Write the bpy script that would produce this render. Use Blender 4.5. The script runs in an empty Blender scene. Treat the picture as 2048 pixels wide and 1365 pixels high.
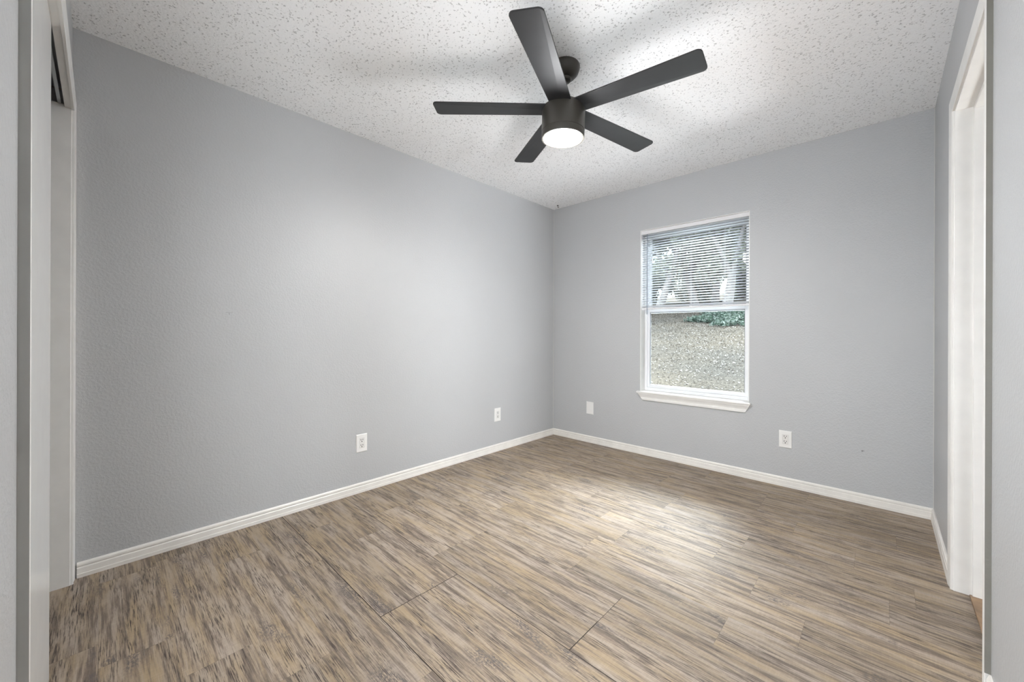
import bpy, bmesh, math, random
from mathutils import Vector, Matrix, noise
import numpy as np

C = bpy.context.scene.collection
scene = bpy.context.scene
R = math.radians

# ------------------------------------------------------------------ camera, light, exposure
WL, WR = -2.5976, 0.2217          # left / right wall planes (x)
YB, YN = 3.392, -0.0886           # window wall / closet wall planes (y)
H = 2.44                          # ceiling
CAMZ = 1.0942

cam_d = bpy.data.cameras.new('camera')
cam_d.sensor_width = 36.0
cam_d.lens = 780.85 / 2048 * 36.0
cam_d.shift_y = -(682.5 - 667.3) / 2048
cam_d.clip_start = 0.01
cam = bpy.data.objects.new('camera', cam_d)
C.objects.link(cam)
cam.matrix_world = (Matrix.Translation((0, 0, CAMZ)) @ Matrix.Rotation(R(43.511), 4, 'Z')
                    @ Matrix.Rotation(R(90), 4, 'X') @ Matrix.Rotation(R(0.2), 4, 'Z'))
scene.camera = cam

vs = scene.view_settings
vs.view_transform = 'Standard'
vs.look = 'None'
vs.gamma = 1.0
vs.use_curve_mapping = False
vs.exposure = 0.38
scene.cycles.use_denoising = True
scene.cycles.max_bounces = 12
scene.cycles.diffuse_bounces = 8
scene.cycles.glossy_bounces = 4
scene.cycles.transmission_bounces = 8
scene.cycles.transparent_max_bounces = 12
scene.cycles.sample_clamp_indirect = 6.0
scene.cycles.caustics_reflective = False
scene.cycles.caustics_refractive = False

# overcast winter sky
SKY = 15.0
w = bpy.data.worlds.new('World')
scene.world = w
w.use_nodes = True
bg = w.node_tree.nodes['Background']
bg.inputs['Color'].default_value = (0.86, 0.93, 1.0, 1)
bg.inputs['Strength'].default_value = SKY
# overcast profile: the zenith is about three times as bright as the horizon
wt = w.node_tree
w_tc = wt.nodes.new('ShaderNodeTexCoord')
w_sep = wt.nodes.new('ShaderNodeSeparateXYZ')
wt.links.new(w_tc.outputs['Generated'], w_sep.inputs[0])
w_mr = wt.nodes.new('ShaderNodeMapRange')
wt.links.new(w_sep.outputs['Z'], w_mr.inputs[0])
w_mr.inputs[3].default_value = 0.40
w_mr.inputs[4].default_value = 1.0
w_mul = wt.nodes.new('ShaderNodeVectorMath')
w_mul.operation = 'SCALE'
w_mul.inputs[0].default_value = (0.86, 0.93, 1.0)
wt.links.new(w_mr.outputs[0], w_mul.inputs['Scale'])
wt.links.new(w_mul.outputs[0], bg.inputs['Color'])

sun_d = bpy.data.lights.new('hazy_sun', 'SUN')     # veiled sun behind the house front: broad and soft
sun_d.energy = 30.0
sun_d.angle = R(50)
sun_d.color = (0.93, 0.97, 1.0)
sun = bpy.data.objects.new('hazy_sun', sun_d)
C.objects.link(sun)
sun.rotation_euler = Vector((-math.sin(R(14)) * math.cos(R(50)), -math.cos(R(14)) * math.cos(R(50)), -math.sin(R(50)))).to_track_quat('-Z', 'Y').to_euler()

LAMP = 275.0       # fan lamp diffuser emission
DOORWAY_FILL = 370.0      # watts of a fill light added beyond the right doorway
FAN_SPILL = 20.0       # watts of an extra point light added under the diffuser
HALL_FILL = 140.0       # base watts of the fill lights added in the unseen hall

# ------------------------------------------------------------------ helpers
def link(o):
    C.objects.link(o)
    return o

def mesh_obj(name, bm, mat, parent=None, smooth=False, bevel=0.0):
    me = bpy.data.meshes.new(name)
    bmesh.ops.recalc_face_normals(bm, faces=bm.faces)
    if smooth:
        for f in bm.faces:
            f.smooth = True
    bm.to_mesh(me)
    bm.free()
    if mat is not None:
        me.materials.append(mat)
    o = link(bpy.data.objects.new(name, me))
    if parent is not None:
        o.parent = parent
    if bevel > 0:
        b = o.modifiers.new('bevel', 'BEVEL')
        b.width = bevel
        b.segments = 2
        b.limit_method = 'ANGLE'
        b.angle_limit = R(35)
    if smooth:
        try:
            me.set_sharp_from_angle(angle=R(40))
        except Exception:
            pass
    return o

def box(bm, x0, x1, y0, y1, z0, z1):
    v = [bm.verts.new(p) for p in ((x0, y0, z0), (x1, y0, z0), (x1, y1, z0), (x0, y1, z0),
                                   (x0, y0, z1), (x1, y0, z1), (x1, y1, z1), (x0, y1, z1))]
    for f in ((0, 3, 2, 1), (4, 5, 6, 7), (0, 1, 5, 4), (1, 2, 6, 5), (2, 3, 7, 6), (3, 0, 4, 7)):
        bm.faces.new([v[i] for i in f])

def boxes(*bs):
    bm = bmesh.new()
    for b in bs:
        box(bm, *b)
    return bm

def lathe(bm, prof, cx=0, cy=0, n=64):
    rings = []
    for r, z in prof:
        if r < 1e-6:
            rings.append([bm.verts.new((cx, cy, z))])
        else:
            rings.append([bm.verts.new((cx + r * math.cos(2 * math.pi * i / n), cy + r * math.sin(2 * math.pi * i / n), z)) for i in range(n)])
    for a, b in zip(rings, rings[1:]):
        for i in range(n):
            j = (i + 1) % n
            if len(a) == 1 and len(b) == 1:
                continue
            if len(a) == 1:
                bm.faces.new((a[0], b[i], b[j]))
            elif len(b) == 1:
                bm.faces.new((a[i], a[j], b[0]))
            else:
                bm.faces.new((a[i], a[j], b[j], b[i]))

def sweep(bm, path, prof, closed=False):
    """path: list of (point, U, V); prof: list of (u, v) closed profile. Skins the profile along the path."""
    rings = []
    for p, U, V in path:
        rings.append([bm.verts.new(Vector(p) + Vector(U) * u + Vector(V) * v) for u, v in prof])
    n = len(prof)
    for a, b in zip(rings, rings[1:]):
        for i in range(n):
            j = (i + 1) % n
            bm.faces.new((a[i], a[j], b[j], b[i]))
    bm.faces.new(rings[0])
    bm.faces.new(list(reversed(rings[-1])))

def tube(bm, pts, r, n=8):
    pts = [Vector(p) for p in pts]
    rings = []
    for i, p in enumerate(pts):
        t = (pts[min(i + 1, len(pts) - 1)] - pts[max(i - 1, 0)]).normalized()
        a = t.orthogonal().normalized()
        b = t.cross(a)
        rr = r[i] if isinstance(r, (list, tuple)) else r
        rings.append([bm.verts.new(p + (a * math.cos(2 * math.pi * k / n) + b * math.sin(2 * math.pi * k / n)) * rr) for k in range(n)])
    for a, b in zip(rings, rings[1:]):
        best = min(range(n), key=lambda s: (a[0].co - b[s].co).length)
        b[:] = b[best:] + b[:best]
        for i in range(n):
            j = (i + 1) % n
            bm.faces.new((a[i], a[j], b[j], b[i]))
    bm.faces.new(rings[0])
    bm.faces.new(list(reversed(rings[-1])))

def thing(name, label, cat, loc=(0, 0, 0), group=None):
    o = link(bpy.data.objects.new(name, None))
    o.location = loc
    o.empty_display_size = 0.05
    tag(o, label, cat, group)
    return o

def tag(o, label, cat, group=None):
    o['label'] = label
    o['category'] = cat
    if group:
        o['group'] = group

def struct(o):
    o['kind'] = 'structure'
    return o

# ------------------------------------------------------------------ materials
def new_mat(name):
    m = bpy.data.materials.new(name)
    m.use_nodes = True
    nt = m.node_tree
    b = nt.nodes['Principled BSDF']
    return m, nt, b

def N(nt, t, **kw):
    n = nt.nodes.new(t)
    for k, v in kw.items():
        if k in ('operation', 'blend_type', 'data_type', 'noise_dimensions', 'feature', 'distance', 'interpolation', 'voronoi_dimensions', 'attribute_name'):
            setattr(n, k, v)
        else:
            n.inputs[k.replace('_', ' ')].default_value = v
    return n

def plain(name, col, rough=0.5, metal=0.0, noise_amt=0.0, bump=0.0, bscale=200, spec=None):
    m, nt, b = new_mat(name)
    b.inputs['Base Color'].default_value = (*col, 1)
    b.inputs['Roughness'].default_value = rough
    b.inputs['Metallic'].default_value = metal
    if spec is not None:
        b.inputs['Specular IOR Level'].default_value = spec
    tc = N(nt, 'ShaderNodeTexCoord')
    if noise_amt:
        nz = N(nt, 'ShaderNodeTexNoise', Scale=14, Detail=4)
        nt.links.new(tc.outputs['Object'], nz.inputs['Vector'])
        rmp = nt.nodes.new('ShaderNodeValToRGB')
        rmp.color_ramp.elements[0].position = 0.3
        rmp.color_ramp.elements[1].position = 0.7
        rmp.color_ramp.elements[0].color = (*[c * (1 - noise_amt) for c in col], 1)
        rmp.color_ramp.elements[1].color = (*[min(1, c * (1 + noise_amt)) for c in col], 1)
        nt.links.new(nz.outputs['Fac'], rmp.inputs['Fac'])
        nt.links.new(rmp.outputs['Color'], b.inputs['Base Color'])
    if bump:
        nb = N(nt, 'ShaderNodeTexNoise', Scale=bscale, Detail=2)
        nt.links.new(tc.outputs['Object'], nb.inputs['Vector'])
        bp = N(nt, 'ShaderNodeBump', Strength=bump, Distance=0.002)
        nt.links.new(nb.outputs['Fac'], bp.inputs['Height'])
        nt.links.new(bp.outputs['Normal'], b.inputs['Normal'])
    return m

def wall_mat():
    m, nt, b = new_mat('grey_wall_paint')
    tc = N(nt, 'ShaderNodeTexCoord')
    nz = N(nt, 'ShaderNodeTexNoise', Scale=1.7, Detail=3)
    nt.links.new(tc.outputs['Object'], nz.inputs['Vector'])
    rmp = nt.nodes.new('ShaderNodeValToRGB')
    rmp.color_ramp.elements[0].color = (0.455, 0.461, 0.470, 1)
    rmp.color_ramp.elements[1].color = (0.485, 0.491, 0.500, 1)
    nt.links.new(nz.outputs['Fac'], rmp.inputs['Fac'])
    nt.links.new(rmp.outputs['Color'], b.inputs['Base Color'])
    b.inputs['Roughness'].default_value = 0.42
    # orange peel drywall texture
    n1 = N(nt, 'ShaderNodeTexNoise', Scale=95, Detail=3, Roughness=0.55)
    nt.links.new(tc.outputs['Object'], n1.inputs['Vector'])
    r2 = nt.nodes.new('ShaderNodeValToRGB')
    r2.color_ramp.elements[0].position = 0.42
    r2.color_ramp.elements[1].position = 0.62
    nt.links.new(n1.outputs['Fac'], r2.inputs['Fac'])
    bp = N(nt, 'ShaderNodeBump', Strength=0.26, Distance=0.0025)
    nt.links.new(r2.outputs['Color'], bp.inputs['Height'])
    nt.links.new(bp.outputs['Normal'], b.inputs['Normal'])
    return m

def ceiling_mat():
    m, nt, b = new_mat('popcorn_ceiling')
    b.inputs['Base Color'].default_value = (0.91, 0.915, 0.925, 1)
    b.inputs['Roughness'].default_value = 0.9
    b.inputs['Specular IOR Level'].default_value = 0.1
    tc = N(nt, 'ShaderNodeTexCoord')
    v = N(nt, 'ShaderNodeTexVoronoi', Scale=95)
    nt.links.new(tc.outputs['Object'], v.inputs['Vector'])
    n1 = N(nt, 'ShaderNodeTexNoise', Scale=70, Detail=3, Roughness=0.6)
    nt.links.new(tc.outputs['Object'], n1.inputs['Vector'])
    mt = N(nt, 'ShaderNodeMath', operation='SUBTRACT')
    nt.links.new(n1.outputs['Fac'], mt.inputs[0])
    mv = N(nt, 'ShaderNodeMath', operation='MULTIPLY')
    mv.inputs[1].default_value = 0.45
    nt.links.new(v.outputs['Distance'], mv.inputs[0])
    nt.links.new(mv.outputs[0], mt.inputs[1])
    bp = N(nt, 'ShaderNodeBump', Strength=0.45, Distance=0.004)
    nt.links.new(mt.outputs[0], bp.inputs['Height'])
    nt.links.new(bp.outputs['Normal'], b.inputs['Normal'])
    # shade in the tiny pits between the crumbs, put into the colour
    n2 = N(nt, 'ShaderNodeTexNoise', Scale=108, Detail=2.0, Roughness=0.5)
    nt.links.new(tc.outputs['Object'], n2.inputs['Vector'])
    r2 = nt.nodes.new('ShaderNodeValToRGB')
    r2.color_ramp.elements[0].position = 0.32
    r2.color_ramp.elements[0].color = (0.52, 0.52, 0.53, 1)
    r2.color_ramp.elements[1].position = 0.40
    r2.color_ramp.elements[1].color = (0.91, 0.915, 0.925, 1)
    nt.links.new(n2.outputs['Fac'], r2.inputs['Fac'])
    nt.links.new(r2.outputs['Color'], b.inputs['Base Color'])
    return m

def floor_mat():
    m, nt, b = new_mat('weathered_wood_plank')
    L = nt.links.new
    tc = N(nt, 'ShaderNodeTexCoord')
    at = nt.nodes.new('ShaderNodeAttribute')
    at.attribute_name = 'plank'
    sep = nt.nodes.new('ShaderNodeSeparateColor')
    L(at.outputs['Color'], sep.inputs[0])
    # shift the pattern by plank so the grain does not run on from one to the next
    off = nt.nodes.new('ShaderNodeCombineXYZ')
    for k in range(3):
        mm = N(nt, 'ShaderNodeMath', operation='MULTIPLY')
        mm.inputs[1].default_value = (37.0, 11.0, 19.0)[k]
        L(sep.outputs[k], mm.inputs[0])
        L(mm.outputs[0], off.inputs[k])
    add = N(nt, 'ShaderNodeVectorMath', operation='ADD')
    L(tc.outputs['Object'], add.inputs[0])
    L(off.outputs[0], add.inputs[1])
    def streak(sx, sy, scale, detail, rough, dist=0.0):
        mp = nt.nodes.new('ShaderNodeMapping')
        mp.inputs['Scale'].default_value = (sx, sy, 1)
        L(add.outputs[0], mp.inputs['Vector'])
        n = N(nt, 'ShaderNodeTexNoise', Scale=scale, Detail=detail, Roughness=rough, Distortion=dist)
        L(mp.outputs[0], n.inputs['Vector'])
        return n.outputs['Fac']
    def ramp(src, *els):
        r = nt.nodes.new('ShaderNodeValToRGB')
        e = r.color_ramp.elements
        while len(e) < len(els):
            e.new(0.5)
        for i, (p, c) in enumerate(els):
            e[i].position = p
            e[i].color = (*c, 1)
        L(src, r.inputs['Fac'])
        return r.outputs['Color']
    def mix(fac, a, bcol, mode='MIX'):
        x = nt.nodes.new('ShaderNodeMix')
        x.data_type = 'RGBA'
        x.blend_type = mode
        if isinstance(fac, float):
            x.inputs[0].default_value = fac
        else:
            L(fac, x.inputs[0])
        for s, i in ((a, 6), (bcol, 7)):
            if isinstance(s, tuple):
                x.inputs[i].default_value = (*s, 1)
            else:
                L(s, x.inputs[i])
        return x.outputs[2]
    light = (0.365, 0.298, 0.242)
    tan = (0.345, 0.258, 0.164)
    mid = (0.150, 0.113, 0.087)
    dark = (0.060, 0.044, 0.036)
    grey = (0.110, 0.090, 0.084)
    base = ramp(streak(1.6, 9, 2.0, 3, .5), (0.36, light), (0.64, tan))
    # broad darker weathered streaks
    f1 = ramp(streak(1.5, 24, 2.2, 8, .70, .2), (0.47, (0, 0, 0)), (0.60, (1, 1, 1)))
    c1 = mix(f1, base, mid)
    # fine dark dashes
    f2 = ramp(streak(6, 130, 2.2, 5, .65), (0.50, (0, 0, 0)), (0.60, (1, 1, 1)))
    f2b = ramp(streak(1.4, 7, 2.2, 3, .5), (0.40, (0.15, 0.15, 0.15)), (0.60, (1, 1, 1)))
    f2m = mix(1.0, f2, f2b, 'MULTIPLY')
    c2 = mix(f2m, c1, dark)
    # bluish grey knots, flecked
    f3 = ramp(streak(2.2, 6.5, 2.0, 2, .5), (0.60, (0, 0, 0)), (0.72, (1, 1, 1)))
    f3b = ramp(streak(30, 60, 3.0, 3, .6), (0.42, (0, 0, 0)), (0.58, (1, 1, 1)))
    f3m = mix(1.0, f3, f3b, 'MULTIPLY')
    c3 = mix(f3m, c2, grey)
    # pale scratches
    f4 = ramp(streak(5, 170, 2.0, 3, .6), (0.57, (0, 0, 0)), (0.72, (0.6, 0.6, 0.6)))
    c4 = mix(f4, c3, (0.40, 0.33, 0.265))
    # cross saw marks
    f5 = ramp(streak(60, 8, 3.0, 2, .5), (0.50, (0.95, 0.95, 0.95)), (0.62, (1.02, 1.02, 1.02)))
    c5 = mix(1.0, c4, f5, 'MULTIPLY')
    # tone per plank
    tone = N(nt, 'ShaderNodeMapRange')
    L(sep.outputs[0], tone.inputs[0])
    tone.inputs[3].default_value = 0.88
    tone.inputs[4].default_value = 1.14
    cmb = nt.nodes.new('ShaderNodeCombineColor')
    for k in range(3):
        L(tone.outputs[0], cmb.inputs[k])
    c6 = mix(1.0, c5, cmb.outputs[0], 'MULTIPLY')
    L(c6, b.inputs['Base Color'])
    rr = N(nt, 'ShaderNodeMapRange')
    L(f2m, rr.inputs[0])
    rr.inputs[3].default_value = 0.52
    rr.inputs[4].default_value = 0.68
    L(rr.outputs[0], b.inputs['Roughness'])
    bp = N(nt, 'ShaderNodeBump', Strength=0.25, Distance=0.001)
    L(f2m, bp.inputs['Height'])
    bp.invert = True
    L(bp.outputs['Normal'], b.inputs['Normal'])
    return m

M = {}
M['wall'] = wall_mat()
M['ceiling'] = ceiling_mat()
M['floor'] = floor_mat()
M['gap'] = plain('plank_gap', (0.02, 0.015, 0.012), 0.9)
M['trim'] = plain('white_gloss_trim', (0.80, 0.79, 0.77), 0.32, noise_amt=0.03)
M['base'] = plain('aged_white_baseboard', (0.78, 0.755, 0.715), 0.38, noise_amt=0.05)
M['closet'] = plain('white_door_panel', (0.70, 0.70, 0.69), 0.22, noise_amt=0.02)
M['edgepaint'] = plain('casing_edge_paint', (0.20, 0.19, 0.168), 0.5, noise_amt=0.05, bump=0.3, bscale=120)
M['rawwood'] = plain('bare_brown_board', (0.30, 0.245, 0.20), 0.7, noise_amt=0.2)
M['steel'] = plain('zinc_track', (0.45, 0.47, 0.48), 0.32, metal=0.9)
M['dark'] = plain('dark_cavity', (0.03, 0.03, 0.03), 0.9)
M['vinyl'] = plain('white_vinyl_frame', (0.82, 0.83, 0.85), 0.3)
M['seal'] = plain('grey_glazing_seal', (0.16, 0.18, 0.21), 0.6)
M['blind'] = plain('white_blind_slat', (0.84, 0.85, 0.87), 0.4)
m, nt, b = new_mat('white_vinyl_slat')
b.inputs['Base Color'].default_value = (.86, .87, .89, 1)
b.inputs['Roughness'].default_value = .4
t_ = nt.nodes.new('ShaderNodeBsdfTranslucent')
t_.inputs['Color'].default_value = (.8, .83, .86, 1)
x_ = nt.nodes.new('ShaderNodeMixShader')
x_.inputs[0].default_value = .45
nt.links.new(b.outputs[0], x_.inputs[1])
nt.links.new(t_.outputs[0], x_.inputs[2])
nt.links.new(x_.outputs[0], nt.nodes['Material Output'].inputs['Surface'])
M['blind'] = m
M['rail'] = plain('blind_rail_enamel', (0.74, 0.73, 0.74), 0.4)
M['cord'] = plain('blind_cord', (0.75, 0.76, 0.78), 0.8)
M['wand'] = plain('clear_grey_wand', (0.20, 0.23, 0.27), 0.2)
M['plate'] = plain('white_plastic_plate', (0.80, 0.79, 0.775), 0.3)
M['socket'] = plain('white_receptacle', (0.74, 0.73, 0.71), 0.35)
M['slot'] = plain('dark_slot', (0.02, 0.02, 0.02), 0.8)
M['screw'] = plain('plate_screw', (0.6, 0.6, 0.6), 0.4, metal=0.4)
M['fan'] = plain('black_bronze_fan_metal', (0.050, 0.045, 0.038), 0.42, metal=0.1)
M['blade'] = plain('charcoal_fan_blade', (0.019, 0.019, 0.020), 0.50, noise_amt=0.12, spec=0.4)
M['thresh'] = plain('brown_oak_threshold', (0.26, 0.165, 0.095), 0.5, noise_amt=0.35)
M['hook'] = plain('black_ceiling_hook', (0.01, 0.01, 0.01), 0.4)
M['scuff'] = plain('wall_scuff', (0.20, 0.19, 0.19), 0.8)

m, nt, b = new_mat('lamp_diffuser')
b.inputs['Base Color'].default_value = (0.9, 0.88, 0.84, 1)
b.inputs['Emission Color'].default_value = (0.985, 0.97, 0.94, 1)
b.inputs['Emission Strength'].default_value = LAMP
M['lamp'] = m

m, nt, b = new_mat('window_glass')
nt.nodes.remove(b)
out = nt.nodes['Material Output']
tr = nt.nodes.new('ShaderNodeBsdfTransparent')
tr.inputs['Color'].default_value = (0.93, 0.96, 0.96, 1)
gl = nt.nodes.new('ShaderNodeBsdfGlossy')
gl.inputs['Roughness'].default_value = 0.02
fr = N(nt, 'ShaderNodeFresnel', IOR=1.45)
mx = nt.nodes.new('ShaderNodeMixShader')
nt.links.new(fr.outputs[0], mx.inputs[0])
nt.links.new(tr.outputs[0], mx.inputs[1])
nt.links.new(gl.outputs[0], mx.inputs[2])
nt.links.new(mx.outputs[0], out.inputs['Surface'])
M['glass'] = m

# ------------------------------------------------------------------ room shell
T = 0.115
WX0, WX1, WZ0, WZ1 = -1.604, -0.7355, 0.575, 2.034      # window opening
TB = 0.17                                              # window wall thickness
DY0, DY1, DZ = 1.775, 2.512, 2.050                     # doorway in right wall
CX0, CX1, CZ = -2.535, -1.030, 2.055                   # closet opening in near wall
EX0, EX1, EZ = -0.69, 0.10, 2.05                       # entry doorway behind the camera

def wall_panel(name, boxes_, mat=M['wall']):
    return struct(mesh_obj(name, boxes(*boxes_), mat))

wall_panel('wall_left', [(WL - T, WL, YN - 0.75, YB + TB, 0, H + .1)])
wall_panel('wall_back', [(WL, WX0, YB, YB + TB, 0, H + .1), (WX1, WR, YB, YB + TB, 0, H + .1),
                         (WX0, WX1, YB, YB + TB, 0, WZ0 - .02), (WX0, WX1, YB, YB + TB, WZ1, H + .1)])
wall_panel('wall_right', [(WR, WR + T, DY1 + .018, YB + TB, 0, H + .1), (WR, WR + T, YN - T, DY0 - .018, 0, H + .1),
                          (WR, WR + T, DY0 - .018, DY1 + .018, DZ + .018, H + .1)])
wall_panel('wall_near', [(WL, CX0 - .018, YN - T, YN, 0, H + .1), (CX1 + .018, EX0, YN - T, YN, 0, H + .1),
                         (EX1, WR, YN - T, YN, 0, H + .1), (CX0 - .018, CX1 + .018, YN - T, YN, CZ + .10, H + .1),
                         (EX0, EX1, YN - T, YN, EZ, H + .1)])
# closet, hall and the room beyond the right doorway
wall_panel('wall_closet', [(WL, CX1 + .3, YN - .75, YN - .70, 0, H + .1), (CX1 + .25, CX1 + .30, YN - .70, YN - T, 0, H + .1)])
wall_panel('wall_hall', [(CX1 + .30, WR + 1.2, YN - 1.5, YN - 1.45, 0, H + .1), (WR + 1.15, WR + 1.2, YN - 1.45, 0.9, 0, H + .1)])
M['absorber'] = plain('light_absorbing_beyond', (.10, .09, .08), .6)  # dark tone chosen so the unseen room sends little light back
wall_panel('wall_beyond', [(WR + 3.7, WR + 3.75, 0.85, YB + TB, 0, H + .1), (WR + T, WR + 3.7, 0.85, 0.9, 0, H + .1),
                           (WR + T, WR + 3.7, YB + TB - .05, YB + TB, 0, H + .1)], M['absorber'])

# ceiling
struct(mesh_obj('ceiling', boxes((WL - T, WR + T, YN - 1.5, YB + TB, H, H + .08)), M['ceiling']))
struct(mesh_obj('ceiling_beyond', boxes((WR + T, WR + 3.8, YN - 1.5, YB + TB, H, H + .08)), M['absorber']))

# floor: every plank is a face with its own random value, narrow gaps show the underlay
def build_floor():
    random.seed(11)
    bm = bmesh.new()
    col = bm.loops.layers.float_color.new('plank')
    x_lo, x_hi, y_lo, y_hi = WL - .02, WR + .045, YN - 1.5, YB + .02
    pitch = 0.1865
    y0 = 0.743 - pitch * 14
    fixed = {0: [-1.398], 1: [-1.396], 2: [-1.595, -0.781], 3: [-1.590, -0.781], -1: [-1.955], 5: [-0.212], 9: [-0.095], 8: [-0.52],
             11: [-0.565], 12: [-0.565], 4: [-1.05], 6: [-1.022], 7: [-1.218]}
    i = 0
    real = {0: .0022, 2: .0022}
    k = -14
    while y0 < y_hi:
        ya, yb = max(y0, y_lo), min(y0 + pitch, y_hi)
        if yb > ya:
            js = list(fixed.get(k, []))
            if not js:
                js = [x_lo + random.uniform(.2, 1.1)]
            xs = sorted(js)
            while xs[-1] < x_hi:
                xs.append(xs[-1] + (0.90 if random.random() < .5 else 0.62))
            while xs[0] > x_lo:
                xs.insert(0, xs[0] - (0.90 if random.random() < .5 else 0.62))
            ga = real.get(k, .0003 if k % 2 == 0 else .0)
            gb = real.get(k + 1, .0006 if k % 2 == 1 else .0) * .2
            for xa, xb in zip(xs, xs[1:]):
                a, c = max(xa, x_lo), min(xb, x_hi)
                if c <= a:
                    continue
                g0 = .00015
                g1 = .0028 if (k in (0, 1) and abs(xb + 1.397) < .01) or (k == 2 and abs(xb + .781) < .01) else .0002
                if k == 3 and abs(xb + .781) < .01:
                    g1 = .0016
                vsq = [bm.verts.new(p) for p in ((a + g0, ya + ga, 0), (c - g1, ya + ga, 0), (c - g1, yb - gb, 0), (a + g0, yb - gb, 0))]
                f = bm.faces.new(vsq)
                rc = (random.random(), random.random(), random.random(), 1)
                for l in f.loops:
                    l[col] = rc
        y0 += pitch
        k += 1
    return bm
fl = struct(mesh_obj('floor', build_floor(), M['floor']))
struct(mesh_obj('floor_underlay', boxes((WL - T, WR + .045, YN - 1.5, YB + TB, -0.06, -0.0025)), M['gap'], fl))
struct(mesh_obj('floor_beyond', boxes((WR + .045, WR + 3.8, YN - 1.5, YB + TB, -0.06, -0.001)), M['thresh']))

# baseboards: colonial profile, u = out from the wall, v = up
BASE = [(0, 0), (.0125, 0), (.0125, .016), (.0112, .019), (.0105, .042), (.0078, .0455), (.0078, .048), (.0102, .052), (.0096, .060), (.0045, .0665), (0, .0665)]
def base_run(name, a, b_, n, ma=0, mb=0, prof=BASE):
    """a -> b along the wall foot, n = out-of-wall direction, ma/mb = 1 to mitre the end inwards"""
    a, b_, n = Vector(a), Vector(b_), Vector(n)
    d = (b_ - a).normalized()
    bm = bmesh.new()
    up = Vector((0, 0, 1))
    sweep(bm, [(a, n + d * ma, up), (b_, n - d * mb, up)], prof)
    return struct(mesh_obj(name, bm, M['base']))
base_run('baseboard_left', (WL, YN + .018, 0), (WL, YB, 0), (1, 0, 0), 0, 1)
base_run('baseboard_back', (WL, YB, 0), (WR, YB, 0), (0, -1, 0), 1, 1)
base_run('baseboard_right', (WR, DY1 + .066, 0), (WR, YB, 0), (-1, 0, 0), 0, 1)
base_run('baseboard_right_near', (WR, YN, 0), (WR, DY0 - .068, 0), (-1, 0, 0), 0, 0,
         [(u * 1.0, v * 2.2) for u, v in BASE])

# beads of pale caulk in the two far corners
M['caulk'] = plain('pale_grey_caulk', (.56, .56, .53), .5)
struct(mesh_obj('trim_4', boxes((WL, WL + .003, YB - .003, YB, .067, H)), M['caulk']))
struct(mesh_obj('trim_5', boxes((WR - .0025, WR, YB - .0025, YB, .067, H)), M['caulk']))

# ------------------------------------------------------------------ casings; profile: u = across from the inner edge, v = out of wall
CAS = [(0, 0), (0, .0075), (.004, .0095), (.010, .0095), (.013, .0085), (.030, .0105), (.040, .0122), (.046, .0128), (.051, .0128), (.056, .0120), (.057, .0105), (.057, 0)]
def casing(name, A, B, C_, D, out, axis, mat=M['trim'], edge=None):
    """three-sided mitred casing: foot A, top B, top C_, foot D are the inner-edge corners on the wall plane"""
    bm = bmesh.new()
    out = Vector(out)
    ax = Vector(axis)
    up = Vector((0, 0, 1))
    sweep(bm, [(A, -ax, out), (B, -ax + up, out), (C_, ax + up, out), (D, ax, out)], CAS)
    return struct(mesh_obj(name, bm, mat))

# closet opening in the near wall
d1 = struct(mesh_obj('door_1', boxes((CX0 - .018, CX0, YN - T, YN, 0, CZ + .012), (CX1, CX1 + .018, YN - T, YN, 0, CZ + .012),
                                      (CX0, CX1, YN - .020, YN, CZ, CZ + .075)), M['trim'], bevel=.001))
struct(mesh_obj('head_board', boxes((CX0 - .018, CX1 + .018, YN - T, YN - .020, CZ + .075, CZ + .10)), M['rawwood'], d1))
tc_ = casing('trim_1', (CX0 - .004, YN, 0), (CX0 - .004, YN, CZ - .004), (CX1 + .004, YN, CZ - .004), (CX1 + .004, YN, 0), (0, 1, 0), (1, 0, 0))
# wall paint lapped over the outer edge of the near casing leg
M['edgepale'] = plain('pale_edge_paint', (.36, .355, .335), .5, noise_amt=.05)
struct(mesh_obj('edge_paint', boxes((CX1 + .0605, CX1 + .0640, YN, YN + .0125, 0, CZ + .05)), M['edgepale'], tc_))
# two-groove sliding-door track under the head board
bm = boxes((CX0 + .002, CX1 - .002, YN - .080, YN - .0785, CZ + .012, CZ + .073), (CX0 + .002, CX1 - .002, YN - .080, YN - .060, CZ + .010, CZ + .012),
           (CX0 + .002, CX1 - .002, YN - .040, YN - .0385, CZ + .012, CZ + .073), (CX0 + .002, CX1 - .002, YN - .0385, YN - .0295, CZ + .010, CZ + .012),
           (CX0 + .002, CX1 - .002, YN - .100, YN - .028, CZ + .073, CZ + .0745))
struct(mesh_obj('door_track', bm, M['steel'], d1))
def slide_door(name, x0, x1, y0, y1):
    o = mesh_obj(name, boxes((x0, x1, y0, y1, .012, CZ + .006)), M['closet'], bevel=.002)
    return o
dA = slide_door('closet_door', -1.880, -1.045, YN - .0275 - .012, YN - .0195)
tag(dA, 'white flush sliding closet door at the left edge of the room', 'door')
dA.location.y = 0

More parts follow.
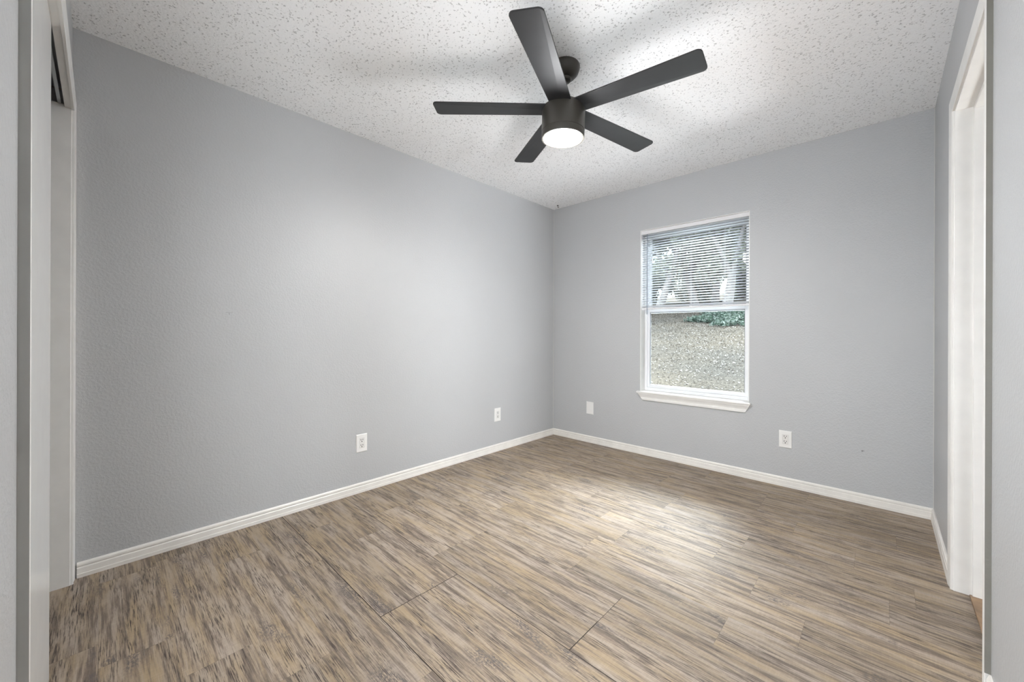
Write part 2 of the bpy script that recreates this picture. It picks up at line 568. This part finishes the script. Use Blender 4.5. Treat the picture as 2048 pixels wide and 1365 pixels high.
# right doorway: jambs, stops, casing, threshold
d2 = struct(mesh_obj('door_2', boxes((WR, WR + T, DY1, DY1 + .018, 0, DZ + .018), (WR, WR + T, DY0 - .018, DY0, 0, DZ + .018),
                                      (WR, WR + T, DY0, DY1, DZ, DZ + .018)), M['trim'], bevel=.001))
struct(mesh_obj('door_stop', boxes((WR + .052, WR + .086, DY1 - .011, DY1, 0, DZ - .011), (WR + .052, WR + .086, DY0, DY0 + .011, 0, DZ - .011),
                                    (WR + .052, WR + .086, DY0, DY1, DZ - .011, DZ)), M['trim'], d2, bevel=.0025))
tr2 = casing('trim_2', (WR, DY0 - .005, 0), (WR, DY0 - .005, DZ + .005), (WR, DY1 + .005, DZ + .005), (WR, DY1 + .005, 0), (-1, 0, 0), (0, 1, 0))
struct(mesh_obj('edge_paint', boxes((WR - .0122, WR, DY0 - .0650, DY0 - .0622, .146, DZ + .06)), M['edgepaint'], tr2))
struct(mesh_obj('trim_3', boxes((WR + .045, WR + .105, DY0, DY1, -.002, .006)), M['thresh'], bevel=.002))

# ------------------------------------------------------------------ window
FY = YB + .092                     # inner face of the window frame
win = struct(mesh_obj('window_1', boxes((WX0, WX0 + .022, FY, YB + .165, WZ0, WZ1), (WX1 - .030, WX1, FY, YB + .165, WZ0, WZ1),
                                         (WX0 + .022, WX1 - .030, FY, YB + .165, WZ1 - .030, WZ1), (WX0 + .022, WX1 - .030, FY, YB + .165, WZ0, WZ0 + .026)),
                       M['vinyl'], bevel=.002))
GX0, GX1 = WX0 + .022, WX1 - .030
ZM = 1.300
def sash(name, x0, x1, y0, y1, z0, z1, st, sr):
    return struct(mesh_obj(name, boxes((x0, x0 + st, y0, y1, z0, z1), (x1 - st, x1, y0, y1, z0, z1),
                                       (x0 + st, x1 - st, y0, y1, z1 - sr, z1), (x0 + st, x1 - st, y0, y1, z0, z0 + sr)), M['vinyl'], win, bevel=.0015))
lo = sash('lower_sash', GX0, GX1, FY + .012, FY + .036, WZ0 + .027, ZM + .018, .022, .026)
up = sash('upper_sash', GX0, GX1, FY + .040, FY + .062, ZM - .016, WZ1 - .031, .020, .026)
def pane(par, x0, x1, y, z0, z1):
    p = struct(mesh_obj('glass_pane', boxes((x0, x1, y, y + .003, z0, z1)), M['glass'], par))
    struct(mesh_obj('glazing_seal', boxes((x0, x0 + .004, y - .004, y, z0, z1), (x1 - .004, x1, y - .004, y, z0, z1),
                                           (x0 + .004, x1 - .004, y - .004, y, z1 - .003, z1)), M['seal'], par))
pane(lo, GX0 + .022, GX1 - .022, FY + .024, WZ0 + .053, ZM - .008)
pane(up, GX0 + .020, GX1 - .020, FY + .050, ZM + .010, WZ1 - .057)
# reveal lining (white painted returns) and stool with a sprung apron
struct(mesh_obj('window_jamb', boxes((WX0 - .001, WX0 + .003, YB - .001, FY, WZ0, WZ1), (WX1 - .003, WX1 + .001, YB - .001, FY, WZ0, WZ1),
                                      (WX0 + .003, WX1 - .003, YB - .001, FY, WZ1 - .003, WZ1 + .001)), M['trim'], win))
bm = bmesh.new()
sx0, sx1 = -1.6305, -0.7190
box(bm, sx0, sx1, YB - .030, YB, WZ0 - .016, WZ0)
box(bm, WX0, WX1, YB, FY + .01, WZ0 - .016, WZ0 + .0005)
struct(mesh_obj('window_sill', bm, M['trim'], win, bevel=.005))
bm = bmesh.new()
# apron: cove moulding with returned ends, wide at the top and narrow at the foot
prof = [(-.024, WZ0 - .016), (-.022, WZ0 - .026), (-.0150, WZ0 - .040), (-.0110, WZ0 - .052), (-.0105, WZ0 - .058), (-.0125, WZ0 - .060), (-.0125, WZ0 - .076), (-.009, WZ0 - .080)]
ra = []
for y, z in prof:
    t = (WZ0 - .016 - z) / .064
    xa, xb = sx0 + .008 + .043 * t, sx1 - .006 - .036 * t
    ra.append([bm.verts.new((xa, YB, z)), bm.verts.new((xa, YB + y, z)), bm.verts.new((xb, YB + y, z)), bm.verts.new((xb, YB, z))])
for p, q in zip(ra, ra[1:]):
    for i in range(3):
        bm.faces.new((p[i], p[i + 1], q[i + 1], q[i]))
bm.faces.new(ra[0])
bm.faces.new(ra[-1])
struct(mesh_obj('window_apron', bm, M['trim'], win))

# ------------------------------------------------------------------ mini blind
bl = thing('window_blind', 'white horizontal mini blind lowered halfway over the window', 'blind', (WX0 + .43, YB + .03, 1.33))
P = Vector(bl.location)
def part(name, bm, mat, parent, **k):
    for v in bm.verts:
        v.co -= P
    return mesh_obj(name, bm, mat, parent, **k)
BX0, BX1 = WX0 + .006, WX1 - .005
BY = YB + .022
hr = part('headrail', boxes((BX0, BX1, BY - .013, BY + .013, WZ1 - .036, WZ1 - .004)), M['rail'], bl, bevel=.0015)
brk = part('bracket', boxes((BX0 - .004, BX0 + .05, BY - .0145, BY + .014, WZ1 - .037, WZ1 - .0032)), M['rail'], bl, bevel=.001)
part('bracket', boxes((BX1 - .05, BX1 + .003, BY - .0145, BY + .014, WZ1 - .037, WZ1 - .0032)), M['rail'], bl, bevel=.001)
bm = bmesh.new()
tilt = R(14)
pitch = .0213
z = WZ1 - .050
nsl = 0
while z > 1.352:
    prev = None
    for i in range(5):
        s = (i / 4 - .5) * .025
        crown = .0012 * (1 - (2 * i / 4 - 1) ** 2)
        yy = BY + s * math.cos(tilt) + crown * math.sin(tilt)
        zz = z - s * math.sin(tilt) + crown * math.cos(tilt)
        cur = (bm.verts.new((BX0 + .003, yy, zz)), bm.verts.new((BX1 - .003, yy, zz)))
        if prev:
            bm.faces.new((prev[0], prev[1], cur[1], cur[0]))
        prev = cur
    z -= pitch
    nsl += 1
sl = part('slats', bm, M['blind'], bl, smooth=True)
so = sl.modifiers.new('thick', 'SOLIDIFY')
so.thickness = .0004
# slats gathered in a stack on the bottom rail
part('gathered_slats', boxes(*[(BX0 + .003, BX1 - .003, BY - .0125, BY + .0125, 1.333 + i * .0032, 1.3352 + i * .0032) for i in range(5)]), M['blind'], bl)
part('bottom_rail', boxes((BX0 + .001, BX1 - .001, BY - .013, BY + .013, 1.314, 1.328)), M['rail'], bl, bevel=.002)
for fx in (.10, .50, .80):
    xx = BX0 + (BX1 - BX0) * fx
    part('ladder_cord', boxes((xx - .0006, xx + .0006, BY - .0135, BY - .0125, 1.328, WZ1 - .036), (xx - .0006, xx + .0006, BY + .0125, BY + .0135, 1.328, WZ1 - .036)), M['cord'], bl)
    part('cord_clip', boxes((xx - .010, xx + .010, BY - .0145, BY - .012, 1.322, 1.332)), M['rail'], bl, bevel=.001)
bm = bmesh.new()
wx = WX0 + .062
tube(bm, [(wx, BY - .022, WZ1 - .040), (wx, BY - .022, 1.27)], .0033, 8)
wd = part('tilt_wand', bm, M['wand'], bl)

# ------------------------------------------------------------------ wall plates
def rot_plate(side):
    if side == 'left':   # plate faces +x
        return Matrix.Rotation(R(90), 4, 'Z')
    return Matrix.Identity(4)   # faces -y

def plate_bm(w_, h_, hole=None):
    """bevelled plate in the x/z plane, front towards -y"""
    bm = bmesh.new()
    e = .004
    o = [(-w_ / 2, -h_ / 2), (w_ / 2, -h_ / 2), (w_ / 2, h_ / 2), (-w_ / 2, h_ / 2)]
    i = [(-w_ / 2 + e, -h_ / 2 + e), (w_ / 2 - e, -h_ / 2 + e), (w_ / 2 - e, h_ / 2 - e), (-w_ / 2 + e, h_ / 2 - e)]
    vb = [bm.verts.new((x, 0, z)) for x, z in o]
    vo = [bm.verts.new((x, -.003, z)) for x, z in o]
    vi = [bm.verts.new((x, -.0062, z)) for x, z in i]
    for k in range(4):
        j = (k + 1) % 4
        bm.faces.new((vb[k], vb[j], vo[j], vo[k]))
        bm.faces.new((vo[k], vo[j], vi[j], vi[k]))
    if hole:
        hw, hh = hole
        hs = [(-hw / 2, -hh / 2), (hw / 2, -hh / 2), (hw / 2, hh / 2), (-hw / 2, hh / 2)]
        vh = [bm.verts.new((x, -.0062, z)) for x, z in hs]
        vd = [bm.verts.new((x, -.0030, z)) for x, z in hs]
        for k in range(4):
            j = (k + 1) % 4
            bm.faces.new((vi[k], vi[j], vh[j], vh[k]))
            bm.faces.new((vh[k], vh[j], vd[j], vd[k]))
    else:
        bm.faces.new(vi)
    bm.faces.new(vb)
    return bm

def disc(bm, x, z, r, y, n=16, sx=1, sz=1):
    c = [bm.verts.new((x + r * sx * math.cos(2 * math.pi * k / n), y, z + r * sz * math.sin(2 * math.pi * k / n))) for k in range(n)]
    d = [bm.verts.new((v.co.x, y + .001, v.co.z)) for v in c]
    bm.faces.new(c)
    for k in range(n):
        j = (k + 1) % n
        bm.faces.new((c[k], c[j], d[j], d[k]))

def outlet(loc, side, label):
    t = thing('wall_outlet', label, 'outlet', loc, 'duplex wall outlets')
    t.matrix_world = Matrix.Translation(loc) @ rot_plate(side)
    mesh_obj('cover_plate', plate_bm(.078, .122, (.0345, .068)), M['plate'], t)
    rc = mesh_obj('receptacle', boxes((-.0165, .0165, -.0068, -.0005, -.0332, .0332)), M['socket'], t, bevel=.0012)
    for zc in (.0195, -.0165):
        bm = boxes((-.0084, -.0050, -.0073, -.006, zc - .0015, zc + .0080), (.0050, .0084, -.0073, -.006, zc - .0010, zc + .0072))
        disc(bm, 0, zc - .0088, .0035, -.0073)
        mesh_obj('socket_slots', bm, M['slot'], rc)
    return t

outlet((WL, 1.2365, .3377), 'left', 'white duplex outlet on the left wall, nearer of the two there')
outlet((WL, 2.5430, .3380), 'left', 'white duplex outlet on the left wall near the far room corner')
outlet((-0.5050, YB, .3398), 'back', 'white duplex outlet on the window wall below and right of the window')
t = thing('blank_plate', 'plain white blank cover plate on the window wall left of the window', 'wall plate', (-2.1335, YB, .3462))
mesh_obj('cover_plate', plate_bm(.079, .122), M['plate'], t)

# small black hook in the far ceiling corner
hk = thing('ceiling_hook', 'tiny black hook in the ceiling at the far left corner', 'hook', (-2.475, 3.297, H))
bm = bmesh.new()
lathe(bm, [(0, .001), (.009, .001), (.009, -.003), (.004, -.006), (0, -.006)], n=16)
mesh_obj('base', bm, M['hook'], hk)
bm = bmesh.new()
tube(bm, [(0, 0, -.004), (0, 0, -.016), (.004, 0, -.024), (.009, 0, -.026), (.013, 0, -.021)], .0022, 8)
mesh_obj('hook_wire', bm, M['hook'], hk)

# nail scar on the window wall and a hairline scratch on the left wall
wb = bpy.data.objects['wall_back']
bm = bmesh.new()
random.seed(4)
for k in range(5):
    disc(bm, -.092 + random.uniform(-.006, .006), .340 + random.uniform(-.006, .005), random.uniform(.0012, .0032), YB - .0006, 10, random.uniform(.7, 1.6), random.uniform(.6, 1.2))
struct(mesh_obj('nail_scar', bm, M['scuff'], wb))
wl = bpy.data.objects['wall_left']
struct(mesh_obj('scratch', boxes((WL, WL + .0006, .468, .500, 1.2025, 1.2035), (WL, WL + .0006, .484, .4855, 1.190, 1.2005)), M['scuff'], wl))

# ------------------------------------------------------------------ ceiling fan
FX, FYC = -1.164, 1.604
PIV = Matrix.Translation((0, 0, -.066))
TILT = PIV @ Matrix.Rotation(.0268, 4, 'Y') @ Matrix.Rotation(-.0094, 4, 'X') @ PIV.inverted()   # hangs a little off plumb
fan = thing('ceiling_fan', 'black five-blade ceiling fan with lit round lamp hanging from the popcorn ceiling', 'ceiling fan', (FX, FYC, H))
def fpart(name, prof, mat, parent=fan, n=64):
    bm = bmesh.new()
    lathe(bm, [(r, z - H) for r, z in prof], n=n)
    o = mesh_obj(name, bm, mat, parent, smooth=True)
    if name != 'canopy':
        o.matrix_local = TILT.copy()
    return o
fpart('canopy', [(0, H), (.073, H), (.076, H - .006), (.075, H - .018), (.068, H - .038), (.054, H - .054), (.036, H - .062), (0, H - .062)], M['fan'])
fpart('hanger_ball', [(0, H - .055), (.030, H - .058), (.034, H - .066), (.030, H - .076), (.018, H - .082), (0, H - .082)], M['fan'])
fpart('downrod', [(0, H - .07), (.0135, H - .07), (.0135, 2.24), (0, 2.24)], M['fan'], n=24)
fpart('rod_coupling', [(0, 2.300), (.016, 2.300), (.024, 2.285), (.028, 2.262), (.031, 2.240), (0, 2.240)], M['fan'])
mh = fpart('motor_housing', [(0, 2.248), (.070, 2.248), (.084, 2.244), (.100, 2.228), (.1065, 2.224), (.1075, 2.221), (.1075, 2.1105), (.1060, 2.109), (0, 2.109)], M['fan'])
fpart('light_ring', [(0, 2.1088), (.1052, 2.1088), (.1066, 2.1075), (.1066, 2.0775), (.1055, 2.0755), (.0970, 2.0755), (.0970, 2.095), (0, 2.095)], M['fan'])
fpart('lamp_diffuser', [(0, 2.0930), (.0966, 2.0930), (.0966, 2.0830), (.0950, 2.0795), (.088, 2.0752), (.070, 2.0715), (.04, 2.0690), (0, 2.0683)], M['lamp'])

def blade_mesh():
    """blade along +x, +y edge carries the long tapering facet; thickness is real"""
    bm = bmesh.new()
    r0, r1, rc = .085, .6515, .022
    def half(x):
        t = (x - r0) / (r1 - r0)
        return .0535 + (.0655 - .0535) * t
    def outline():
        pts = []
        h1 = half(r1)
        pts.append((r0, -half(r0)))
        for k in range(7):
            a = -math.pi / 2 + k / 6 * math.pi / 2
            pts.append((r1 - rc + rc * math.cos(a), -h1 + rc + rc * math.sin(a)))
        for k in range(7):
            a = k / 6 * math.pi / 2
            pts.append((r1 - rc + rc * math.cos(a), h1 - rc + rc * math.sin(a)))
        pts.append((r0, half(r0)))
        return pts
    pts = outline()
    th = .0065
    # underside: flat part plus facet rising to the +y edge
    def fold_y(x):
        t = (x - r0) / (r1 - r0)
        return half(x) - (.048 - .036 * t)
    def low(x, y):
        fy = fold_y(x)
        if y <= fy:
            return -th / 2
        return -th / 2 + (y - fy) * math.tan(R(5))
    bot = [bm.verts.new((x, y, low(x, y))) for x, y in pts]
    top = [bm.verts.new((x, y, low(x, y) + th)) for x, y in pts]
    n = len(pts)
    for i in range(n):
        j = (i + 1) % n
        bm.faces.new((top[i], top[j], bot[j], bot[i]))
    fa = bm.verts.new((r0, fold_y(r0), -th / 2))
    # end of the fold on the rounded tip corner
    k_end = 1 + 6 + 1 + 2
    flat = [fa, bot[0]] + bot[1:k_end + 1]
    bm.faces.new(flat)
    bm.faces.new([fa] + bot[k_end:])
    ft = bm.verts.new((r0, fold_y(r0), th / 2))
    bm.faces.new([ft, top[0]] + top[1:k_end + 1])
    bm.faces.new([ft] + top[k_end:])
    bm.faces.new((top[0], ft, top[-1], bot[-1], fa, bot[0]))
    return bm
spill = bpy.data.lights.new('fan_spill', 'POINT')  # added below the lens to spill light on the upper walls
spill.energy = FAN_SPILL
spill.shadow_soft_size = .09
spill.color = (.97, .98, 1.0)
bo = link(bpy.data.objects.new('fan_spill', spill))
bo.parent = fan
bo.location = (0, 0, 2.028 - H)
b0 = None
for k in range(5):
    if b0 is None:
        b0 = mesh_obj('fan_blade', blade_mesh(), M['blade'], fan, bevel=.0012)
        o = b0
    else:
        o = b0.copy()
        C.objects.link(o)
        o.parent = fan
    th = R(294.1 + 72 * k)
    o.matrix_local = TILT @ Matrix.Translation((0, 0, 2.220 - H)) @ Matrix.Rotation(th, 4, 'Z') @ Matrix.Rotation(R(-6.0), 4, 'X')

# ------------------------------------------------------------------ outside: rising lawn, ivy, fallen leaves, trees
def ground_z(x, y):
    z = -.35 + .175 * (y - 3.55)
    if y > 19:
        z -= .06 * (y - 19)
    return z + .05 * noise.noise(Vector((x * .5, y * .5, 0)))

def lawn_mat():
    m, nt, b = new_mat('dormant_lawn')
    L = nt.links.new
    tc = N(nt, 'ShaderNodeTexCoord')
    n1 = N(nt, 'ShaderNodeTexNoise', Scale=.55, Detail=3)
    n2 = N(nt, 'ShaderNodeTexNoise', Scale=34, Detail=6, Roughness=.8)
    L(tc.outputs['Object'], n1.inputs['Vector'])
    L(tc.outputs['Object'], n2.inputs['Vector'])
    r1 = nt.nodes.new('ShaderNodeValToRGB')
    e = r1.color_ramp.elements
    e[0].position = .35
    e[0].color = (.050, .0475, .043, 1)
    e[1].position = .65
    e[1].color = (.064, .0575, .048, 1)
    L(n1.outputs['Fac'], r1.inputs['Fac'])
    r2 = nt.nodes.new('ShaderNodeValToRGB')
    e = r2.color_ramp.elements
    e[0].position = .40
    e[0].color = (.30, .29, .30, 1)
    e[1].position = .60
    e[1].color = (1.25, 1.23, 1.2, 1)
    L(n2.outputs['Fac'], r2.inputs['Fac'])
    x = nt.nodes.new('ShaderNodeMix')
    x.data_type = 'RGBA'
    x.blend_type = 'MULTIPLY'
    x.inputs[0].default_value = 1
    L(r1.outputs[0], x.inputs[6])
    L(r2.outputs[0], x.inputs[7])
    L(x.outputs[2], b.inputs['Base Color'])
    b.inputs['Roughness'].default_value = 1
    b.inputs['Specular IOR Level'].default_value = 0
    bp = N(nt, 'ShaderNodeBump', Strength=.7, Distance=.03)
    L(n2.outputs['Fac'], bp.inputs['Height'])
    L(bp.outputs['Normal'], b.inputs['Normal'])
    return m
bm = bmesh.new()
nx, ny = 70, 80
gv = []
for j in range(ny + 1):
    y = YB + TB + .01 + (j / ny) ** 1.4 * 42
    row = []
    for i in range(nx + 1):
        x = -30 + 44 * i / nx
        row.append(bm.verts.new((x, y, ground_z(x, y))))
    gv.append(row)
for j in range(ny):
    for i in range(nx):
        bm.faces.new((gv[j][i], gv[j][i + 1], gv[j + 1][i + 1], gv[j + 1][i]))
struct(mesh_obj('lawn', bm, lawn_mat(), smooth=True))

def leaf_cluster(centres, n, size, rng, up=.5):
    """n little leaves (bent quads) scattered through blobs (x,y,z,rx,ry,rz); returns verts, faces"""
    vsx, fs = [], []
    cs = np.array([c[:6] for c in centres], float)
    wts = cs[:, 3] * cs[:, 4] * cs[:, 5]
    wts /= wts.sum()
    idx = rng.choice(len(cs), n, p=wts)
    d = rng.normal(size=(n, 3))
    d /= np.linalg.norm(d, axis=1)[:, None]
    rr = rng.random(n) ** .45
    pos = cs[idx, :3] + d * rr[:, None] * cs[idx, 3:]
    nrm = rng.normal(size=(n, 3)) + np.array([0, 0, up])
    nrm /= np.linalg.norm(nrm, axis=1)[:, None]
    a = np.cross(nrm, rng.normal(size=(n, 3)))
    a /= np.linalg.norm(a, axis=1)[:, None]
    bb = np.cross(nrm, a)
    s = size * (0.6 + .8 * rng.random(n))[:, None]
    v = np.stack([pos - a * s, pos + bb * s * .45, pos + a * s, pos - bb * s * .45], 1).reshape(-1, 3)
    f = np.arange(n * 4).reshape(n, 4)
    return v, f

def leaf_obj(name, v, f, mat, parent=None):
    me = bpy.data.meshes.new(name)
    me.from_pydata(v.tolist(), [], f.tolist())
    me.materials.append(mat)
    o = link(bpy.data.objects.new(name, me))
    if parent:
        o.parent = parent
    return o

def leaf_mat(name, a, b_, c=None):
    m, nt, b = new_mat(name)
    L = nt.links.new
    ge = nt.nodes.new('ShaderNodeNewGeometry')
    r = nt.nodes.new('ShaderNodeValToRGB')
    r.color_ramp.elements[0].color = (*a, 1)
    r.color_ramp.elements[1].color = (*b_, 1)
    if c:
        e = r.color_ramp.elements.new(.5)
        e.color = (*c, 1)
    L(ge.outputs['Random Per Island'], r.inputs['Fac'])
    L(r.outputs[0], b.inputs['Base Color'])
    b.inputs['Roughness'].default_value = .6
    t = nt.nodes.new('ShaderNodeBsdfTranslucent')
    L(r.outputs[0], t.inputs['Color'])
    mx = nt.nodes.new('ShaderNodeMixShader')
    mx.inputs[0].default_value = .35
    L(b.outputs[0], mx.inputs[1])
    L(t.outputs[0], mx.inputs[2])
    L(mx.outputs[0], nt.nodes['Material Output'].inputs['Surface'])
    return m
M['oak'] = leaf_mat('live_oak_leaf', (.09, .10, .075), (.30, .31, .245), (.19, .20, .155))
M['ivy'] = leaf_mat('ivy_leaf', (.016, .03, .022), (.055, .08, .06), (.032, .05, .038))
M['litter'] = leaf_mat('fallen_leaf', (.034, .029, .024), (.095, .083, .07), (.062, .053, .043))
M['bark'] = plain('grey_bark', (.11, .10, .095), .9, noise_amt=.4, bump=.8, bscale=12)

def tree(x, y, lean, fork_h, top, spread, seed, label):
    rng = np.random.default_rng(seed)
    rnd = random.Random(seed)
    z0 = ground_z(x, y) - .05
    t = thing('oak_tree', label, 'tree', (x, y, z0), 'trees beyond the lawn')
    bm = bmesh.new()
    r0 = .15 + .05 * rnd.random()
    fork = Vector((lean * fork_h, 0, fork_h))
    tube(bm, [(0, 0, 0), tuple(fork * .5 + Vector((.03, 0, 0))), tuple(fork)], [r0 * 1.25, r0, r0 * .85], 10)
    blobs = []
    nb = 5
    for k in range(nb):
        a = 2 * math.pi * (k + rnd.random() * .5) / nb
        d = Vector((math.cos(a) * spread * .6, math.sin(a) * spread * .45, (top - fork_h) * rnd.uniform(.45, .8)))
        mid = fork + d * .5 + Vector((0, 0, .1))
        end = fork + d
        tube(bm, [tuple(fork - Vector((0, 0, .1))), tuple(mid), tuple(end)], [r0 * .6, r0 * .42, r0 * .18], 7)
        for q in range(4):
            e2 = end + Vector((rnd.uniform(-.9, .9), rnd.uniform(-.9, .9), rnd.uniform(-.5, .7)))
            tube(bm, [tuple(mid.lerp(end, .5)), tuple(e2)], [r0 * .2, r0 * .07], 5)
            blobs.append((e2.x, e2.y, e2.z, spread * .30, spread * .30, spread * .22))
        blobs.append((end.x, end.y, end.z, spread * .38, spread * .38, spread * .28))
    blobs.append((0, 0, top * .9, spread * .6, spread * .5, spread * .35))
    for k in range(7):
        blobs.append((rnd.uniform(-1, 1) * spread, rnd.uniform(0, 1) * spread * .6, fork_h + rnd.uniform(.2, 1.6), spread * .35, spread * .3, .5))
    mesh_obj('trunk', bm, M['bark'], t, smooth=True)
    v, f = leaf_cluster(blobs, 26000, .085, rng, .3)
    leaf_obj('foliage', v, f, M['oak'], t)
    return t
tree(-7.5, 17.6, .35, 1.6, 5.2, 2.4, 3, 'oak with a leaning forked trunk seen through the left of the blind')
tree(-6.3, 19.0, -.25, 1.4, 5.4, 2.5, 7, 'oak with a left-leaning trunk seen through the middle of the blind')
tree(-4.6, 17.4, .15, 1.5, 5.0, 2.3, 12, 'oak nearest the right side of the window, with a short straight trunk')
tree(-10.6, 20.5, .1, 1.7, 5.8, 2.6, 21, 'oak furthest left beyond the lawn')
tree(-6.9, 24.0, .05, 1.6, 6.6, 3.0, 33, 'tall oak standing behind the row of forked oaks, left of centre')
tree(-4.2, 22.5, -.1, 1.6, 6.4, 2.9, 41, 'tall oak standing behind at the right of the view')
def shrub(x, y, rx, h_, seed, label):
    rng = np.random.default_rng(seed)
    z0 = ground_z(x, y)
    t = thing('shrub', label, 'shrub', (x, y, z0), 'undergrowth behind the oaks')
    bm = bmesh.new()
    rnd = random.Random(seed)
    for k in range(6):
        tube(bm, [(0, 0, -.05), (rnd.uniform(-.3, .3) * rx, rnd.uniform(-.2, .2), h_ * .4), (rnd.uniform(-.8, .8) * rx, rnd.uniform(-.3, .3), h_ * .8)], [.05, .035, .012], 6)
    mesh_obj('stem', bm, M['bark'], t)
    bb = [(rnd.uniform(-.8, .8) * rx, rnd.uniform(-.5, .5), rnd.uniform(.15, .85) * h_, rx * .45, .7, h_ * .25) for k in range(14)]
    v, f = leaf_cluster(bb, 15000, .085, rng, .3)
    leaf_obj('foliage', v, f, M['shrub'], t)
M['shrub'] = leaf_mat('undergrowth_leaf', (.10, .105, .09), (.38, .39, .34), (.24, .25, .21))
shrub(-11.3, 26.2, 1.25, 2.7, 61, 'leafy undergrowth shrub furthest left behind the oak trunks')
shrub(-8.6, 26.4, 1.25, 2.9, 62, 'leafy undergrowth shrub in the middle of the row behind the oak trunks')
shrub(-5.9, 26.0, 1.25, 2.5, 63, 'leafy undergrowth shrub furthest right behind the oak trunks')
# unseen pale slab added below the sill to bounce daylight indoors
struct(mesh_obj('floor_bounce', boxes((-7, 3.5, YB + TB + .012, 5.55, -.5, .0)), plain('pale_bounce_slab', (.50, .49, .47), .9, noise_amt=.1)))
# ivy bank and fallen leaves
rng = np.random.default_rng(5)
bl_ = []
for k in range(46):
    x = rng.uniform(-4.7, -1.8)
    y = rng.uniform(13.2, 16.2)
    bl_.append((x, y, ground_z(x, y) + .06, .5, .5, .14))
v, f = leaf_cluster(bl_, 16000, .055, rng, 1.0)
iv = leaf_obj('ivy_bank', v, f, M['ivy'])
tag(iv, 'dark green ivy ground cover at the top of the dry lawn', 'ivy')
iv['kind'] = 'stuff'
n = 60000
x = rng.uniform(-12, 0, n)
y = 4 + 15 * np.sqrt(rng.random(n))
z = np.array([ground_z(a, c) for a, c in zip(x, y)]) + .012
pos = np.stack([x, y, z], 1)
nrm = rng.normal(size=(n, 3)) * .45 + np.array([0, 0, 1])
nrm /= np.linalg.norm(nrm, axis=1)[:, None]
a = np.cross(nrm, rng.normal(size=(n, 3)))
a /= np.linalg.norm(a, axis=1)[:, None]
bb = np.cross(nrm, a)
s = .019 * (0.5 + rng.random(n))[:, None]
v = np.stack([pos - a * s, pos + bb * s * .6, pos + a * s, pos - bb * s * .6], 1).reshape(-1, 3)
lt = leaf_obj('leaf_litter', v, np.arange(n * 4).reshape(n, 4), M['litter'])
tag(lt, 'fallen brown leaves scattered over the dry lawn outside the window', 'leaves')
lt['kind'] = 'stuff'

# ------------------------------------------------------------------ unseen fill lights added to brighten the room
def point(name, loc, watts, size, col=(.90, .96, 1.0)):
    d = bpy.data.lights.new(name, 'POINT')
    d.energy = watts
    d.shadow_soft_size = size
    d.color = col
    o = link(bpy.data.objects.new(name, d))
    o.location = loc
    return o
point('hall_fill', (.05, YN - 1.1, .75), HALL_FILL, .4)
point('hall_fill', (1.0, YN - .50, .70), HALL_FILL * 1.2, .4)
point('doorway_fill', (WR + 2.95, 1.92, .55), DOORWAY_FILL, .45)
# sky portal in the window opening helps the sampler find the daylight
pd = bpy.data.lights.new('window_portal', 'AREA')
pd.shape = 'RECTANGLE'
pd.size = WX1 - WX0
pd.size_y = WZ1 - WZ0
pd.cycles.is_portal = True
po = link(bpy.data.objects.new('window_portal', pd))
po.location = ((WX0 + WX1) / 2, YB + .168, (WZ0 + WZ1) / 2)
po.rotation_euler = (R(-90), 0, 0)
